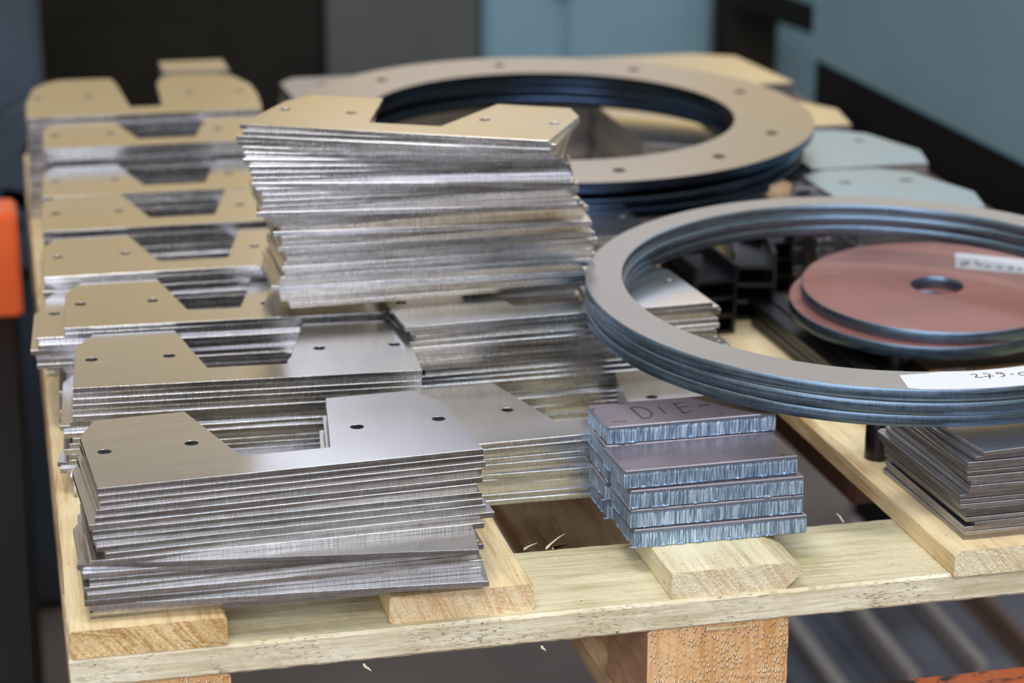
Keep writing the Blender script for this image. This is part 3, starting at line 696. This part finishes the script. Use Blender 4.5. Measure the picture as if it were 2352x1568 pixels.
# ---------------------------------------------------------------- under and beside the pallet
BARS = [(10.75, .42, 'bar_steel', .22), (11.25, .22, 'pale_bar', .42), (11.55, .36, 'bar_steel', .25), (11.97, .36, 'bar_steel', .20), (12.42, .20, 'pale_bar', .48), (12.70, .75, 'bar_steel', .30), (13.53, .17, 'pale_bar', .55), (13.85, .6, 'bar_steel', .12), (14.7, .16, 'rust_brown', .40), (15.05, .6, 'bar_steel', .12)]
for i, (x, w, m_, h_) in enumerate(BARS):
    o = box('long_bar', (0, w, 0, 6.0, 0, h_), [m_], None, .02, 1, (x-.03, 14.6, FZ+.001), (0, 0, R(-2.8)))
    tag(o, '%s long bar on the floor below the rack, %s from the left' % ({'bar_steel': 'dark grey', 'pale_bar': 'thin pale', 'rust_brown': 'thin rust-brown'}[m_], ['first', 'second', 'third', 'fourth', 'fifth', 'sixth', 'seventh', 'eighth', 'ninth', 'tenth'][i]), 'steel bar', 'long bars on the floor')
o = box('timber_offcut', (0, .55, 0, 3.2, 0, .30), ['rust_brown'], None, .05, 3, (6.95, 4.2, -1.383)); tag(o, 'brown timber offcut below the deck, seen in the gap right of the slabs', 'timber')

cart = empty('orange_cart', (-4.2, 11.3, FZ)); tag(cart, 'orange painted machine on a black stand left of the pallet', 'machine')
box('cart_body', (0, 4.06, 0, .8, 7.84, 9.03), ['orange_paint'], cart, .04, 2)
box('stand', (.1, 4.0, -9.5, 5.9, 0, 7.84), ['black_paint'], cart, .05)  # black box added in place of the floor lying in darkness
mt = empty('blue_grey_machine', (-4.6, 21.0, FZ)); tag(mt, 'dark blue-grey machine with round covers at the far left edge behind the pallet', 'machine')
box('housing', (0, 5.0, 0, 8.0, .1, 10.5), ['navy_machine'], mt, .1, 2)
for cx_, cz_, r_ in ((4.9, 7.7, .9), (4.3, 6.6, .7), (5.6, 6.9, .5)):
    mesh_obj('round_cover', lathe_mesh('round_cover', r_, r_*.3, .5, ['navy_machine', 'navy_machine'], 40, .05), [], mt, (cx_, 0, cz_), (R(90), 0, 0))
box('base_frame', (.1, 4.9, .1, 7.9, 0, .12), ['black_paint'], mt, .02)
MH = 11
dm = empty('dark_press', (1.2, 34, FZ)); tag(dm, 'large nearly black machine behind the left side of the pallet', 'machine')
box('housing', (-3.0, 5.4, 0, 4, .15, MH), ['dark_machine'], dm, .1, 2)
box('base_frame', (-2.9, 5.3, .1, 3.9, 0, .16), ['black_paint'], dm, .02)
box('access_panel', (-1.2, 3.0, -.08, .0, 3.2, 7.6), ['dark_machine'], dm, .02)
oc = empty('olive_cabinet', (6.7, 34, FZ)); tag(oc, 'olive grey cabinet behind the middle of the pallet', 'cabinet')
box('body', (0, 3.4, 0, 4, .12, MH), ['olive_paint'], oc, .05, 2); box('plinth', (.1, 3.3, .1, 3.9, 0, .13), ['black_paint'], oc, .02)
tc_ = empty('teal_cabinet', (10.2, 34, FZ)); tag(tc_, 'blue-green cabinet with a door seam standing behind the flange', 'cabinet')
box('body', (0, 5.3, 0, 4, .12, MH), ['pale_teal_paint'], tc_, .05, 2); box('plinth', (.1, 5.2, .1, 3.9, 0, .13), ['black_paint'], tc_, .02)
box('door', (.12, 1.72, -.12, .0, .35, MH-.3), ['pale_teal_paint'], tc_, .05, 2); box('door', (1.92, 5.15, -.12, .0, .35, MH-.3), ['pale_teal_paint'], tc_, .05, 2)
box('door_handle', (1.60, 1.86, -.30, -.12, 8.0, 8.35), ['black_paint'], tc_, .04, 2)
fr = empty('dark_steel_frame', (15.6, 33, FZ)); tag(fr, 'dark steel post and slanting arm between the two teal housings', 'frame')
box('post', (0, 1.15, 0, 1.1, 0, MH), ['dark_machine'], fr, .05)
box('arm', (0, 2.8, 0, .8, -.62, .0), ['black_paint'], fr, .05, 1, (.0, -1.2, 8.45), (0, R(20), 0))
gp = empty('green_panel', (16.7, 36, FZ)); tag(gp, 'dark green machine panel behind the slanting arm', 'panel')
box('sheet', (0, 5, 0, .4, 0, MH), ['teal_paint'], gp, .04)

# long teal housing running back on the right
hs = empty('teal_machine_housing', (12.0, 8.0, FZ)); hs.rotation_euler = (0, 0, R(-2.0))
tag(hs, 'long pale teal machine housing on the right with a black base rail', 'machine')
HX = 1.0; q = -1.4-FZ
box('side_panel', (HX, HX+3, -2, 14.6, q+.79, q+4.2), ['pale_teal_paint'], hs, .04, 2)
box('base_rail', (HX+.05, HX+2.9, -2, 14.5, q-.6, q+.80), ['black_paint'], hs, .02)
box('foot', (HX+1.0, HX+1.8, -1.8, -1.0, 0, q-.6), ['black_paint'], hs, .02); box('foot', (HX+1.0, HX+1.8, 13.4, 14.2, 0, q-.6), ['black_paint'], hs, .02)
box('ledge', (.2, HX+.1, -2, 15.0, q-.3, q-.1), ['black_paint'], hs, .02)
o = box('timber_beam', (0, .5, 0, 6.2, 0, .26), ['rust_brown'], None, .08, 3, (12.35, 11.8, -1.499), (0, 0, R(-2))); tag(o, 'long reddish brown timber beam beside the teal housing', 'timber')
o = box('timber_beam', (0, .55, 0, 3.6, 0, .32), ['rust_brown'], None, .08, 3, (12.62, 19.8, -1.499), (0, 0, R(-2))); tag(o, 'short brown timber block at the far end of the teal housing', 'timber')
print('PLATES', NTOT[0])
